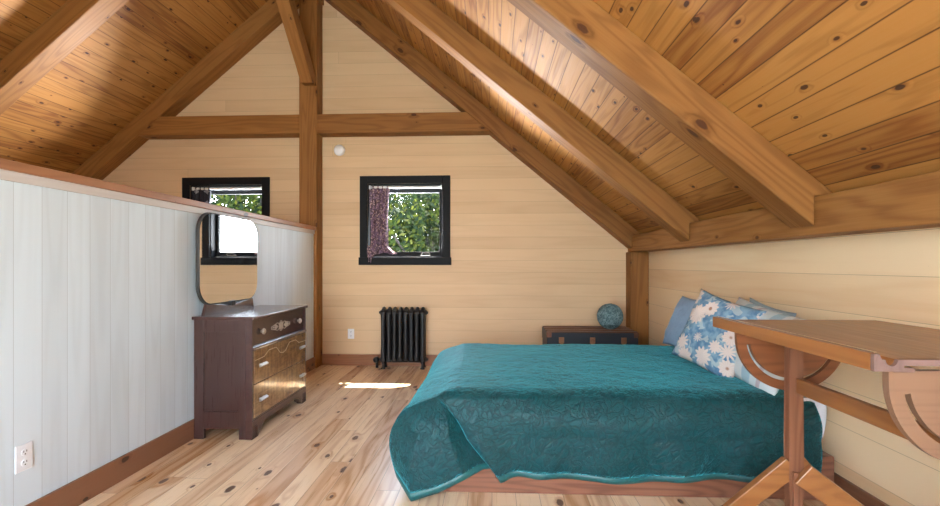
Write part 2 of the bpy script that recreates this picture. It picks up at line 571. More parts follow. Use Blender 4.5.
def tube(bm, pts, r, seg=10, cap=True, rs=None):
    pts = [Vector(p) for p in pts]
    rings = []
    up = None
    for i, p in enumerate(pts):
        t = (pts[min(i + 1, len(pts) - 1)] - pts[max(i - 1, 0)]).normalized()
        if up is None:
            up = t.orthogonal().normalized()
        else:
            up = (up - t * up.dot(t)).normalized()
        s = t.cross(up)
        rr = rs[i] if rs else r
        rings.append([bm.verts.new(p + (up * cos(2 * pi * k / seg) + s * sin(2 * pi * k / seg)) * rr) for k in range(seg)])
    for a, b in zip(rings, rings[1:]):
        for k in range(seg):
            bm.faces.new((a[k], a[(k + 1) % seg], b[(k + 1) % seg], b[k]))
    if cap:
        bm.faces.new(rings[0][::-1])
        bm.faces.new(rings[-1])


def lathe(bm, prof, seg=24, mat=Matrix.Identity(4)):
    rings = []
    for r, z in prof:
        rings.append([bm.verts.new(mat @ Vector((r * cos(2 * pi * k / seg), r * sin(2 * pi * k / seg), z))) for k in range(seg)])
    for a, b in zip(rings, rings[1:]):
        for k in range(seg):
            bm.faces.new((a[k], a[(k + 1) % seg], b[(k + 1) % seg], b[k]))
    bm.faces.new(rings[0][::-1])
    bm.faces.new(rings[-1])


# ------------------------------------------------------------------ room dimensions
XR, XP, XL = 1.84, -2.16, -6.2        # right wall, partition, far left wall
YB = 5.8
XRI, ZRI, SL = -2.2, 4.905, 10 / 12   # ridge line and roof slope
PITCH = atan(SL)
def zroof(x):
    return ZRI - SL * abs(x - XRI)

# floor
struct(mk('floor', B(XL, XR, YR, YB, -0.2, 0), 'floor'))

# ceiling: two boarded slopes, local x runs down the slope
def slope(name, side):
    L = 5.9
    bm = B(0, L, YR - 0.3, YB + 1.25, 0, 0.12)  # overhang past the back gable added to cut the sun
    o = mk(name, bm, 'ceil')
    if side > 0:
        m = Matrix.Translation((XRI, 0, ZRI)) @ Matrix.Rotation(PITCH, 4, 'Y')
    else:
        m = Matrix.Translation((XRI, 0, ZRI)) @ Matrix.Rotation(-PITCH, 4, 'Y') @ Matrix.Translation((-L, 0, 0))
    o.matrix_world = m
    return struct(o)
slope('ceiling', 1)
slope('ceiling', -1)

# gable walls with window openings
def gable(name, y0, y1, holes, x0=XL, x1=XR):
    """holes: list of (hx0,hx1,hz0,hz1), not overlapping in x"""
    bm = bmesh.new()
    xs = sorted({x0, x1, XRI} | {h[0] for h in holes} | {h[1] for h in holes})
    for a, b in zip(xs, xs[1:]):
        hs = [h for h in holes if h[0] <= a + 1e-6 and h[1] >= b - 1e-6]
        if hs:
            h = hs[0]
            prism(bm, [(a, 0), (b, 0), (b, h[2]), (a, h[2])], y0, y1)
            prism(bm, [(a, h[3]), (b, h[3]), (b, zroof(b)), (a, zroof(a))], y0, y1)
        else:
            prism(bm, [(a, 0), (b, 0), (b, zroof(b)), (a, zroof(a))], y0, y1)
    bmesh.ops.remove_doubles(bm, verts=bm.verts, dist=1e-5)
    return struct(mk(name, bm, 'wall'))
W1 = (-1.55, -0.61, 1.345, 2.262)
W2 = (-3.83, -2.89, 1.345, 2.262)
gable('wall_back', YB, YB + 0.2, [W1, W2])
R1, R2, R3 = (-2.0, -0.2, 0.3, 2.4), (0.35, 1.55, 0.9, 2.2 - 0.35), (-3.0, -2.2, 2.8, 3.7)
gable('wall_rear', YR - 0.2, YR, [(-2.0, -0.2, 0.3, 2.4), (0.35, 1.55, 0.9, 2.1), (-3.0, -2.2, 2.8, 3.7)])
struct(mk('wall_right', B(XR, XR + 0.2, YR, YB + 0.2, 0, 1.62), 'wall_y'))
struct(mk('wall_left', B(XL - 0.2, XL, YR, YB + 0.2, 0, 1.62), 'wall_y'))

# white half-height partition beside the stair
struct(mk('wall_partition', B(XP - 0.12, XP, YR, 5.6, 0, 1.67), 'partition'))
struct(mk('trim_1', B(XP, XP + 0.012, YR, 5.6, 1.626, 1.67), 'partition_trim'))
struct(mk('trim_2', B(XP - 0.145, XP + 0.03, YR, 5.6, 1.67, 1.715), 'cap', bevel=0.004))
# baseboards
struct(mk('baseboard_left', B(XP, XP + 0.02, YR, 5.6, 0, 0.137), 'base_y', bevel=0.003))
struct(mk('baseboard_back', B(XP + 0.03, XR - 0.19, YB - 0.02, YB, 0, 0.137), 'base_x', bevel=0.003))
struct(mk('baseboard_right', B(XR - 0.02, XR, YR, YB - 0.2, 0, 0.137), 'base_y', bevel=0.003))

# ------------------------------------------------------------------ timber frame
DV = 0.25                     # vertical drop from the boards to the underside of a rafter
DP = DV * cos(PITCH)
def rafter(y0, side, label, wd=0.2):
    c_, s_ = cos(PITCH), sin(PITCH)
    def loc(X, Z):
        dx, dz = X - XRI, Z - ZRI
        return (dx * c_ - dz * s_, dx * s_ + dz * c_)
    lo = ZRI - DV
    if side > 0:
        xt = XRI + (ZRI - 1.602) / SL
        pts = [(0, 0), loc(xt, 1.602), loc(1.648, 1.602), loc(1.648, lo - SL * (1.648 - XRI)), (DP * SL, -DP)]
    else:
        a = (XRI - XL) / c_
        pts = [(0, 0), (a, 0), (a + DP * SL, -DP), (DP * SL, -DP)]
    bm = bmesh.new()
    if side < 0:
        pts = [(-x, z) for x, z in pts]
    prism(bm, pts, 0, wd)
    o = mk('rafter', bm, 'beam', bevel=0.008)
    o.matrix_world = Matrix.Translation((XRI, y0, ZRI)) @ Matrix.Rotation(PITCH * side, 4, 'Y')
    return tag(o, label, 'beam', 'sloping roof rafters')
rafter(2.48, 1, 'thickest and nearest of the right-hand rafters, crossing the top right ceiling above the bed')
rafter(4.0, 1, 'middle right-hand rafter, its underside catching a pale strip of light')
rafter(YB - 0.2, 1, 'right-hand rafter lying against the back gable wall, meeting the corner post')
rafter(4.0, -1, 'near left-hand rafter with a grey-white lit underside, above the white half wall')
rafter(YB - 0.2, -1, 'left-hand rafter lying against the back gable wall above the left window')
r = rafter(2.48, -1, 'left-hand rafter closest to the camera, above the top left of the view')
# ridge beam
tag(mk('ridge_beam', B(XRI - 0.1, XRI + 0.1, YR, YB, 4.50, 4.76), 'beam_y', bevel=0.008), 'long horizontal ridge beam along the peak of the ceiling', 'beam')
# king post
tag(mk('king_post', B(-2.34, -2.12, YB - 0.2, YB - 0.002, 0, 4.498), 'beam_z', bevel=0.008), 'tall upright pine post in front of the back gable wall between the two windows', 'post')
# tie beams
def tie(side, label):
    z0, z1 = 2.848, 3.08
    cx = -2.12 if side > 0 else -2.34
    lo = ZRI - DV
    def xr(z):
        return XRI + side * (lo - z) / SL
    bm = bmesh.new()
    prism(bm, [(cx, z0), (xr(z0), z0), (xr(z1), z1), (cx, z1)], YB - 0.195, YB)
    return tag(mk('tie_beam', bm, 'beam', bevel=0.006), label, 'beam', 'horizontal beams across the gable')
tie(1, 'horizontal beam across the gable to the right of the king post')
tie(-1, 'horizontal beam across the gable to the left of the king post')
# brace rising from the king post to the ridge beam
p0, p1 = Vector((XRI, YB - 0.2, 3.42)), Vector((XRI, 4.47, 4.50))
# local x along brace
d = (p1 - p0)
bl = d.length
u = d.normalized()
yv = Vector((1, 0, 0))
zv = u.cross(yv).normalized()
bm = bmesh.new()
hh = 0.085
tan_foot = (u.z / -u.y)
prism(bm, [(-hh * tan_foot, -hh) if False else (-0.085 * tan_foot, hh), (bl + 0.085 / tan_foot, hh), (bl - 0.085 / tan_foot, -hh), (0.085 * tan_foot, -hh)], -0.07, 0.07)
ob = mk('post_brace', bm, 'beam', bevel=0.006)
sgn = 1 if zv.z > 0 else -1
zv2 = zv if (zv.y > 0) else -zv        # local +z points away from the camera side, toward the wall
yv2 = zv2.cross(u)
mat = Matrix(((u.x, yv2.x, -zv2.x * -1, p0.x), (u.y, yv2.y, zv2.y, p0.y), (u.z, yv2.z, zv2.z, p0.z), (0, 0, 0, 1)))
ob.matrix_world = mat
tag(ob, 'diagonal brace rising from the king post toward the ridge beam', 'beam')
# right-hand plate and corner post
bm = B(1.65, XR, YR, YB, 1.405, 1.60)
tag(mk('wall_plate_beam', bm, 'beam_y', bevel=0.006), 'heavy horizontal pine beam along the top of the right-hand wall', 'beam')
tag(mk('corner_post', B(1.625, XR - 0.002, YB - 0.2, YB - 0.002, 0, 1.403), 'beam_z', bevel=0.006), 'short upright pine post in the back right corner behind the trunk', 'post')

# ------------------------------------------------------------------ windows
def window(n, W, Y, sgn=1, detailed=True):
    x0, x1, z0, z1 = W
    root = struct(thing('window_%d' % n, None, None, ((x0 + x1) / 2, Y, z0)))
    cx = (x0 + x1) / 2
    hw, h = (x1 - x0) / 2, z1 - z0
    def part(name, boxes, mat, bev=0.003, parent=root, label=None):
        bm = bmesh.new()
        for b in boxes:
            bb = list(b)
            ya, yb = sorted((b[2] * sgn, b[3] * sgn))
            box(bm, b[0], b[1], ya, yb, b[4], b[5])
        o = mk(name, bm, mat, parent, bevel=bev)
        if label:
            o['label'] = label
        return o
    cw, t = 0.095, 0.022
    part('casing', [(-hw - cw, -hw, -t, 0, 0, h + cw), (hw, hw + cw, -t, 0, 0, h + cw), (-hw, hw, -t, 0, h, h + cw)], 'black')
    part('sill', [(-hw - cw - 0.012, hw + cw + 0.012, -0.035, 0, -0.095, 0.0)], 'black')
    e = 0.012
    part('jamb', [(-hw, -hw + e, -0.001, 0.2, 0, h), (hw - e, hw, -0.001, 0.2, 0, h), (-hw + e, hw - e, -0.001, 0.2, 0, e), (-hw + e, hw - e, -0.001, 0.2, h - e, h)], 'black')
    ys0, ys1 = 0.10, 0.145
    g = (-hw + 0.052, hw - 0.052, 0.072, h - 0.10)
    sash = part('sash', [(-hw + e, g[0], ys0, ys1, e, h - e), (g[1], hw - e, ys0, ys1, e, h - e), (g[0], g[1], ys0, ys1, e, g[2]), (g[0], g[1], ys0, ys1, g[3], h - e)], 'black')
    part('pane', [(g[0], g[1], 0.12, 0.126, g[2], g[3])], 'glass', None, sash)
    if detailed:
        bm = bmesh.new()
        box(bm, 0.18, 0.30, 0.085, 0.10, 0.022, 0.030)
        tube(bm, [(0.19, 0.085, 0.036), (0.215, 0.075, 0.06), (0.25, 0.07, 0.052), (0.285, 0.075, 0.06), (0.30, 0.08, 0.04)], 0.006, 6)
        mk('crank_handle', bm, 'knob', root)['label'] = 'small pale metal crank handle'
    return root
window(1, W1, YB)
window(2, W2, YB)
window(3, (-2.0, -0.2, 0.3, 2.4), YR, -1, False)
window(4, (0.35, 1.55, 0.9, 2.1), YR, -1, False)
window(5, (-3.0, -2.2, 2.8, 3.7), YR, -1, False)

for cx in (-1.08, -3.36):  # unseen boards added outside to trim the sun patch on the floor
    tag(mk('window_hood', B(cx - 0.8, cx + 0.8, YB + 0.2, YB + 0.52, 2.455, 2.48), 'black'), 'dark hood board outside above the %s window' % ('right' if cx > -2 else 'left'), 'window hood')
# curtain rods and curtains (in the window recess)
def rod(cx, label):
    bm = bmesh.new()
    tube(bm, [(-0.45, 0, 0), (0.45, 0, 0)], 0.016, 12)
    box(bm, -0.457, -0.44, -0.022, 0.022, -0.022, 0.022)
    box(bm, 0.44, 0.457, -0.022, 0.022, -0.022, 0.022)
    o = mk('curtain_rod', bm, 'white_plastic', loc=(cx, YB + 0.03, 2.222), bevel=0.002)
    return tag(o, label, 'curtain rod', 'white rods in the window recesses')
rod(-1.08, 'thin white rod across the top of the right window recess')
rod(-3.36, 'thin white rod across the top of the left window recess')

def curtain(x0, x1, zt, zb, mat, label, tail):
    root = thing('curtain', label, 'curtain', ((x0 + x1) / 2, YB + 0.03, zb))
    nx, nz = 60, 50
    hw = (x1 - x0) / 2
    bm = bmesh.new()
    g = []
    for j in range(nz + 1):
        t = j / nz
        row = []
        wsc = 1 - 0.18 * sin(pi * min(1, t * 1.1)) * 0.3 - (0.10 * t)
        for i in range(nx + 1):
            u_ = i / nx * 2 - 1
            y = 0.022 * sin(u_ * 13 + 1.3 * t) * (0.6 + 0.4 * t) + 0.006 * sin(u_ * 31 + 3 * t)
            x = u_ * hw * wsc + 0.008 * sin(u_ * 9 + 5 * t)
            z = (zt - zb) * (1 - t) + 0.012 * sin(u_ * 6) * t
            if tail and t > 0.88 and u_ > -0.2:
                x += (t - 0.88) * 0.8 * (u_ + 0.2)
            row.append(bm.verts.new((x, y - 0.055 * t ** 3, z)))
        g.append(row)
    for j in range(nz):
        for i in range(nx):
            bm.faces.new((g[j][i], g[j][i + 1], g[j + 1][i + 1], g[j + 1][i]))
    o = mk('drape', bm, mat, root, True)
    s = o.modifiers.new('solid', 'SOLIDIFY')
    s.thickness = 0.003
    if tail:
        bm = bmesh.new()
        g = []
        for j in range(16):
            t = j / 15
            row = []
            for i in range(13):
                u_ = i / 12 * 2 - 1
                row.append(bm.verts.new((-hw * 0.68 + u_ * (0.035 + 0.015 * sin(5 * t)) - 0.01 * t, -0.062 - 0.012 * sin(u_ * 5 + t), 0.10 - t * 0.20 - (0.018 * (1 - abs(u_)) if j == 15 else 0))))
            g.append(row)
        for j in range(15):
            for i in range(12):
                bm.faces.new((g[j][i], g[j][i + 1], g[j + 1][i + 1], g[j + 1][i]))
        o = mk('trailing_corner', bm, mat, root, True)
        s = o.modifiers.new('solid', 'SOLIDIFY')
        s.thickness = 0.003
    return root
curtain(-1.535, -1.285, 2.235, 1.39, 'curtain', 'purple and brown printed curtain bunched at the left of the right window', True)
curtain(-3.815, -3.58, 2.235, 1.40, 'diamond', 'dark navy curtain with pale diamond spots at the left of the left window', False)

# ------------------------------------------------------------------ outdoors
struct(mk('ground', B(-40, 40, 10.0, 60, -3.4, -3.2), 'grass'))
def tree(x, y, zc, rx, rz, n, mat, label, sz=0.16):
    root = thing('leafy_tree', label, 'tree', (x, y, -3.2), 'trees outside the windows')
    bm = bmesh.new()
    blobs = []
    for k in range(9):
        a = random.uniform(0, 2 * pi)
        q = random.uniform(0.2, 0.75)
        blobs.append((Vector((cos(a) * rx * q, sin(a) * rx * q, zc + 3.2 + random.uniform(-0.6, 0.6) * rz)), random.uniform(0.4, 0.62)))
    for k in range(n):
        c, s = random.choice(blobs)
        d = Vector((random.gauss(0, 1), random.gauss(0, 1), random.gauss(0, 1))).normalized() * random.uniform(0.7, 1.0) ** 0.5
        p = c + Vector((d.x * rx * s, d.y * rx * s, d.z * rz * s))
        t = Vector((random.uniform(-1, 1), random.uniform(-1, 1), random.uniform(-1, 1))).normalized()
        b_ = t.orthogonal().normalized()
        l_ = sz * random.uniform(0.6, 1.3)
        vs = [bm.verts.new(p + t * l_ * 0.5), bm.verts.new(p + b_ * l_ * 0.28), bm.verts.new(p - t * l_ * 0.5), bm.verts.new(p - b_ * l_ * 0.28)]
        bm.faces.new(vs)
    f = mk('foliage', bm, mat, root)
    f['kind'] = 'stuff'
    bm = bmesh.new()
    tube(bm, [(0, 0, 0), (0.05, 0, 1.5), (-0.05, 0.05, 3.0), (0, 0, zc + 3.2)], 0.15, 8, rs=[0.2, 0.16, 0.13, 0.06])
    for c, s in blobs[:6]:
        tube(bm, [(0, 0, zc + 1.2), tuple((Vector((0, 0, zc + 1.8)) + c) / 2), tuple(c)], 0.05, 6, rs=[0.08, 0.05, 0.02])
    mk('trunk', bm, 'bark', root, True)
tree(-1.6, 12.5, 2.0, 2.0, 2.3, 12000, 'leaf2', 'tree with yellow-green leaves behind the glass of the right window')
tree(-2.2, 19.5, 2.6, 2.8, 3.0, 9000, 'leaf', 'dark tree filling the gaps behind the yellow-green tree in the right window')
tree(0.9, 23.0, 2.0, 2.1, 2.0, 8000, 'leaf', 'darker green tree at the right edge of the right window glass')
tree(-6.2, 12.5, 2.2, 2.3, 2.3, 9000, 'leaf2', 'sunlit tree behind the glass of the left window')
tree(-3.9, 16.0, 2.4, 2.5, 2.5, 9000, 'leaf', 'dark green tree standing farther back between the two windows')
tree(5.6, 15.5, -0.2, 2.6, 1.7, 7000, 'leaf2', 'low bushy tree seen in the dresser mirror under the white sky')

# ------------------------------------------------------------------ bed
bed = thing('bed', 'low wooden platform bed with white mattress under the teal quilt', 'bed', (0.7, 3.4, 0))
def rel(o, root):
    return o
bx, by = 0.7, 3.4
mk('platform', B(-0.42 - bx, 1.815 - bx, 2.58 - by, 4.3 - by, 0.0, 0.233), 'bedwood', bed, bevel=0.006)
bm = B(-0.28 - bx, 1.775 - bx, 2.60 - by, 4.19 - by, 0.234, 0.54)
mk('mattress', bm, 'sheet', bed, bevel=0.05)['label'] = 'white sheeted mattress, only its edge showing at the head'

bm = bmesh.new()
n_ = 16
g = []
for j in range(13):
    t = j / 12
    g.append([bm.verts.new((1.64 - bx + 0.128 * i / n_ - 0.02 * t, 2.575 - by - 0.014 * sin(i * 0.9 + t) * t - 0.012 * sin(pi * t), 0.545 - t * (0.26 - 0.05 * i / n_))) for i in range(n_ + 1)])
for j in range(12):
    for i in range(n_):
        bm.faces.new((g[j][i], g[j][i + 1], g[j + 1][i + 1], g[j + 1][i]))
sh = mk('sheet', bm, 'sheet', bed, True)
sh['label'] = 'white sheet hanging past the quilt at the head end'
md = sh.modifiers.new('solid', 'SOLIDIFY')
md.thickness = 0.004
# quilt
def quilt():
    x0, x1, y0, y1, zt = -0.30, 1.705, 2.575, 4.205, 0.556
    nx, ny = 150, 110
    bm = bmesh.new()
    def ztop(x, y):
        z = zt + 0.0035 * noise.noise(Vector((x * 22, y * 26, 7.3))) + 0.010 * noise.noise(Vector((x * 2.2, y * 2.2, 3.3))) + 0.004 * noise.noise(Vector((x * 8, y * 8, 1.3)))
        ex = min(x - x0, y - y0, y1 - y)
        if ex < 0.10:
            z -= 0.030 * (1 - ex / 0.10) ** 2
        return z
    G = [[bm.verts.new((x0 + (x1 - x0) * i / nx, y0 + (y1 - y0) * j / ny, 0)) for i in range(nx + 1)] for j in range(ny + 1)]
    for row in G:
        for v in row:
            v.co.z = ztop(v.co.x, v.co.y)
    for j in range(ny):
        for i in range(nx):
            bm.faces.new((G[j][i], G[j][i + 1], G[j + 1][i + 1], G[j + 1][i]))
    cols = []   # (top vertex, hem, bulge vector)
    def lerp(a, b, t):
        return a + (b - a) * t
    for i in range(nx, -1, -1):            # near side, head to foot
        x = G[0][i].co.x
        t = max(0.0, min(1.0, (0.55 - x) / 0.85))
        sh = 0.36 * t ** 3
        hx = x + sh
        hy = 2.535 + 0.012 * sin(x * 7.3) + 0.008 * sin(x * 17)
        hz = 0.105 + 0.010 * sin(x * 5 + 1) + 0.008 * noise.noise(Vector((x * 6, 0, 0))) - 0.02 * t
        if x > 1.45:
            hz += 0.12 * ((x - 1.45) / 0.29) ** 2 * 0.3
        cols.append((G[0][i], Vector((hx, hy, hz)), Vector((0, -0.035, 0.0))))
    # fan round the corner: valley, flap, tip on the floor, then out along the foot
    ctrl = [(Vector((0.085, 2.535, 0.085)), Vector((0, -0.035, 0))),
            (Vector((0.03, 2.572, 0.14)), Vector((0.03, -0.005, 0.0))),
            (Vector((-0.05, 2.535, 0.15)), Vector((0, -0.02, 0))),
            (Vector((-0.14, 2.47, 0.125)), Vector((0, -0.05, 0))),
            (Vector((-0.28, 2.455, 0.055)), Vector((-0.01, -0.06, 0.0))),
            (Vector((-0.425, 2.46, 0.006)), Vector((-0.05, -0.05, 0.02))),
            (Vector((-0.52, 2.56, 0.09)), Vector((-0.13, -0.01, 0.06))),
            (Vector((-0.56, 2.72, 0.16)), Vector((-0.09, 0.0, 0.06)))]
    corner = G[0][0]
    sub = 9
    for k in range(len(ctrl) - 1):
        for q in range(1, sub + 1):
            t = q / sub
            cols.append((corner, lerp(ctrl[k][0], ctrl[k + 1][0], t), lerp(ctrl[k][1], ctrl[k + 1][1], t)))
    for j in range(1, ny + 1):             # foot, near to far
        y = G[j][0].co.y
        t = j / ny
        hem = Vector((-0.56 - 0.01 * sin(y * 6), 2.72 + (4.22 - 2.72) * t, 0.17 + 0.03 * sin(y * 5)))
        cols.append((G[j][0], hem, Vector((-0.07, 0, 0.05))))
    for q in range(1, 8):
        t = q / 7
        cols.append((G[ny][0], Vector((-0.55 + 0.25 * t, 4.22 + 0.10 * t, 0.17 - 0.02 * t)), Vector((-0.03, 0.03, 0.02))))
    for i in range(1, nx + 1):
        x = G[ny][i].co.x
        cols.append((G[ny][i], Vector((x, 4.33, 0.14)), Vector((0, 0.02, 0))))
    m = 26
    rows = [[c[0] for c in cols]]
    zoff = 0.0
    for r_ in range(1, m + 1):
        t = r_ / m
        row = []
        for k, (tv, hem, bul) in enumerate(cols):
            p = tv.co.lerp(hem, t)
            s = sin(pi * t)
            p = p + bul * s
            # rounding over the mattress edge
            out = (hem - tv.co)
            out.z = 0
            if out.length > 1e-4:
                out.normalize()
            p += out * 0.022 * sin(pi * min(1, t * 2.2)) * (1 if t < 0.45 else 0)
            w_ = 0.010 * t * sin(k * 0.21) + 0.006 * noise.noise(Vector((k * 0.08, t * 3, 0)))
            if k > nx + 1 and k < nx + sub * 7:
                w_ *= 0.4
            p.y += w_ * (1 if k < nx + 60 else 0.3)
            p.z = max(p.z, 0.006)
            row.append(bm.verts.new(p))
        rows.append(row)
    edge_faces = []
    for r_ in range(m):
        for k in range(len(cols) - 1):
            a, b, c, d_ = rows[r_][k], rows[r_][k + 1], rows[r_ + 1][k + 1], rows[r_ + 1][k]
            vs = []
            for v in (a, b, c, d_):
                if v not in vs:
                    vs.append(v)
            if len(vs) >= 3:
                try:
                    f = bm.faces.new(vs)
                except ValueError:
                    continue
                if r_ >= m - 2:
                    edge_faces.append(f)
    idx = [tuple(v.co.copy() for v in f.verts) for f in edge_faces]
    bmesh.ops.delete(bm, geom=edge_faces, context='FACES_ONLY')
    loose = [v for v in bm.verts if not v.link_faces]
    bmesh.ops.delete(bm, geom=loose, context='VERTS')
    for f in bm.faces:
        f.smooth = True
    root = thing('quilt', 'teal embossed satin quilt spread over the bed, one corner trailing to the floor', 'quilt', (0.7, 3.4, 0.25))
    off = Vector((0.7, 3.4, 0.25))
    for v in bm.verts:
        v.co -= off
    o = mk('cover', bm, 'quilt', root)
    s = o.modifiers.new('solid', 'SOLIDIFY')
    s.thickness = 0.008
    s.offset = 0
    bm = bmesh.new()
    cache = {}
    def gv(c):
        key = (round(c.x, 5), round(c.y, 5), round(c.z, 5))
        if key not in cache:
            cache[key] = bm.verts.new(c - off)
        return cache[key]
    for f in idx:
        vs = []
        for c in f:
            v = gv(c)
            if v not in vs:
                vs.append(v)
        if len(vs) >= 3:
            try:
                bm.faces.new(vs).smooth = True
            except ValueError:
                pass
    o = mk('binding', bm, 'quilt_edge', root)
    o['label'] = 'brighter teal ruched binding along the hem'
    s = o.modifiers.new('solid', 'SOLIDIFY')
    s.thickness = 0.009
    s.offset = 0
quilt()

# pillows: local x width, y height, z thickness; lean = matrix
def pillow(name, label, w_, h_, t_, mat, loc, rot, cat='pillow', group=None, seed=0, flat=0.0):
    bm = bmesh.new()
    n_ = 34
    def surf(sgn_):
        g = []
        for j in range(n_ + 1):
            row = []
            for i in range(n_ + 1):
                u_, v_ = i / n_ * 2 - 1, j / n_ * 2 - 1
                k = max(0.0, (1 - abs(u_) ** 2.6) * (1 - abs(v_) ** 2.6))
                px = u_ * w_ / 2 * (1 - 0.075 * (1 - v_ * v_))
                py = v_ * h_ / 2 * (1 - 0.075 * (1 - u_ * u_))
                pz = sgn_ * t_ / 2 * k ** 0.55
                pz += 0.012 * noise.noise(Vector((u_ * 3 + seed, v_ * 3, sgn_ * 2.0))) * k ** 0.3
                pz += 0.006 * noise.noise(Vector((u_ * 9 + seed, v_ * 7, sgn_ * 3.0))) * k ** 0.3
                if k <= 0:
                    pz = 0
                row.append(bm.verts.new((px, py, pz)))
            g.append(row)
        for j in range(n_):
            for i in range(n_):
                bm.faces.new((g[j][i], g[j][i + 1], g[j + 1][i + 1], g[j + 1][i]))
    surf(1)
    surf(-1)
    bmesh.ops.remove_doubles(bm, verts=bm.verts, dist=1e-5)
    o = mk(name, bm, mat, None, True)
    o.location = loc
    o.rotation_euler = rot
    return tag(o, label, cat, group)
def frame(xv, yv_):
    xv = Vector(xv).normalized()
    yv_ = Vector(yv_)
    yv_ = (yv_ - xv * yv_.dot(xv)).normalized()
    z = xv.cross(yv_)
    return Matrix((xv, yv_, z)).transposed().to_euler()
G_ = 'pillows at the head of the bed'
pillow('pillow', 'plain pale blue pillow at the far side, leaning on the right-hand wall', 0.46, 0.46, 0.14, 'blue_cloth', (1.61, 4.02, 0.765), frame((0.05, -1, 0), (0.42, 0.0, 1)), group=G_, seed=1)
pillow('floral_pillow', 'blue square cushion printed with cream flowers', 0.50, 0.50, 0.16, 'floral', (1.45, 3.13, 0.80), frame((0.42, -1, -0.25), (0.33, 0.10, 1)), group=G_, seed=2)
pillow('striped_pillow', 'long white pillow with soft blue stripes, behind the drafting table', 0.78, 0.50, 0.18, 'striped', (1.60, 2.96, 0.765), frame((0.0, -1, -0.10), (0.45, 0.0, 1)), group=G_, seed=3)
pillow('pillow', 'grey-blue pillow propped behind the striped one, its corner pointing up', 0.50, 0.44, 0.10, 'grey_blue_cloth', (1.76, 3.10, 0.78), frame((0.0, -1, -0.12), (0.06, -0.12, 1)), group=G_, seed=4)

# ------------------------------------------------------------------ dresser
DX0, DX1, DY0, DY1, DH = -2.139, -1.708, 3.28, 4.25, 0.88
dr = thing('dresser', 'dark wood dresser with three drawers standing against the white half wall', 'dresser', ((DX0 + DX1) / 2, (DY0 + DY1) / 2, 0))
ox, oy = (DX0 + DX1) / 2, (DY0 + DY1) / 2
def dp(name, boxes, mat, parent=dr, bev=0.003, label=None):
    bm = bmesh.new()
    for b in boxes:
        box(bm, b[0] - ox, b[1] - ox, b[2] - oy, b[3] - oy, b[4], b[5])
    o = mk(name, bm, mat, parent, bevel=bev)
    if label:
        o['label'] = label
    return o
dp('top', [(DX0 - 0.01, DX1 + 0.012, DY0 - 0.015, DY1 + 0.015, DH - 0.024, DH)], 'dresser_y', bev=0.006)
for y0_, y1_ in ((DY0, DY0 + 0.03), (DY1 - 0.03, DY1)):
    s_ = 0.012 if y0_ == DY0 else -0.012
    a_, b_ = (y0_, y1_)
    fr_ = 0.07
    dp('side_panel', [(DX0, DX0 + fr_, a_, b_, 0.0, DH - 0.024), (DX1 - 0.03 - fr_, DX1 - 0.052, a_, b_, 0.0, DH - 0.024),
                      (DX0 + fr_, DX1 - 0.03 - fr_, a_, b_, DH - 0.11, DH - 0.024), (DX0 + fr_, DX1 - 0.03 - fr_, a_, b_, 0.075, 0.20),
                      (DX0 + fr_, DX1 - 0.03 - fr_, a_ + 0.011, b_ - 0.011, 0.20, DH - 0.11)], 'dresser_z', bev=0.002)
dp('carcass', [(DX0 + 0.01, DX1 - 0.05, DY0 + 0.03, DY1 - 0.03, 0.13, DH - 0.025), (DX0, DX0 + 0.01, DY0 + 0.03, DY1 - 0.03, 0.13, DH - 0.025)], 'dresser_z', bev=None)
# front: stiles, then drawers
dp('front_frame', [(DX1 - 0.052, DX1 - 0.004, DY0, DY0 + 0.022, 0.13, DH - 0.024), (DX1 - 0.05, DX1 - 0.004, DY1 - 0.022, DY1, 0.13, DH - 0.024),
                   (DX1 - 0.05, DX1 - 0.004, DY0 + 0.022, DY1 - 0.022, 0.13, 0.142)], 'dresser_y', bev=0.002)
dp('ledge', [(DX1 - 0.05, DX1 + 0.006, DY0, DY1, 0.634, 0.660)], 'dresser_y', bev=0.011)
d1 = dp('drawer', [(DX1 - 0.05, DX1 - 0.016, DY0 + 0.024, DY1 - 0.024, 0.662, 0.852)], 'dresser_y', label='dark top drawer with silvered ornament')
d2 = dp('drawer', [(DX1 - 0.05, DX1 + 0.001, DY0 + 0.024, DY1 - 0.024, 0.391, 0.632)], 'veneer', label='golden veneered middle drawer with inlaid line')
d3 = dp('drawer', [(DX1 - 0.05, DX1 + 0.001, DY0 + 0.024, DY1 - 0.024, 0.146, 0.386)], 'veneer', label='golden veneered bottom drawer')
cy = (DY0 + DY1) / 2
for yy in (cy - 0.33, cy + 0.33):
    bm = bmesh.new()
    mt = Matrix.Translation((DX1 - 0.016 - ox, yy - oy, 0.755)) @ Matrix.Rotation(pi / 2, 4, 'Y')
    lathe(bm, [(0.010, 0), (0.010, 0.010), (0.022, 0.016), (0.024, 0.024), (0.016, 0.032), (0.004, 0.034)], 16, mt)
    mk('knob', bm, 'knob', d1, True)
for dd, zz in ((d2, 0.515), (d3, 0.265)):
    for yy in (cy - 0.36, cy + 0.36):
        bm = bmesh.new()
        x_ = DX1 + 0.001 - ox
        y_ = yy - oy
        box(bm, x_, x_ + 0.014, y_ - 0.035, y_ - 0.022, zz - 0.010, zz + 0.010)
        box(bm, x_, x_ + 0.014, y_ + 0.022, y_ + 0.035, zz - 0.010, zz + 0.010)
        prism(bm, [(x_ + 0.012, zz - 0.013), (x_ + 0.030, zz - 0.008), (x_ + 0.032, zz + 0.004), (x_ + 0.012, zz + 0.014)], y_ - 0.055, y_ + 0.055)
        mk('handle', bm, 'knob', dd, bevel=0.003)
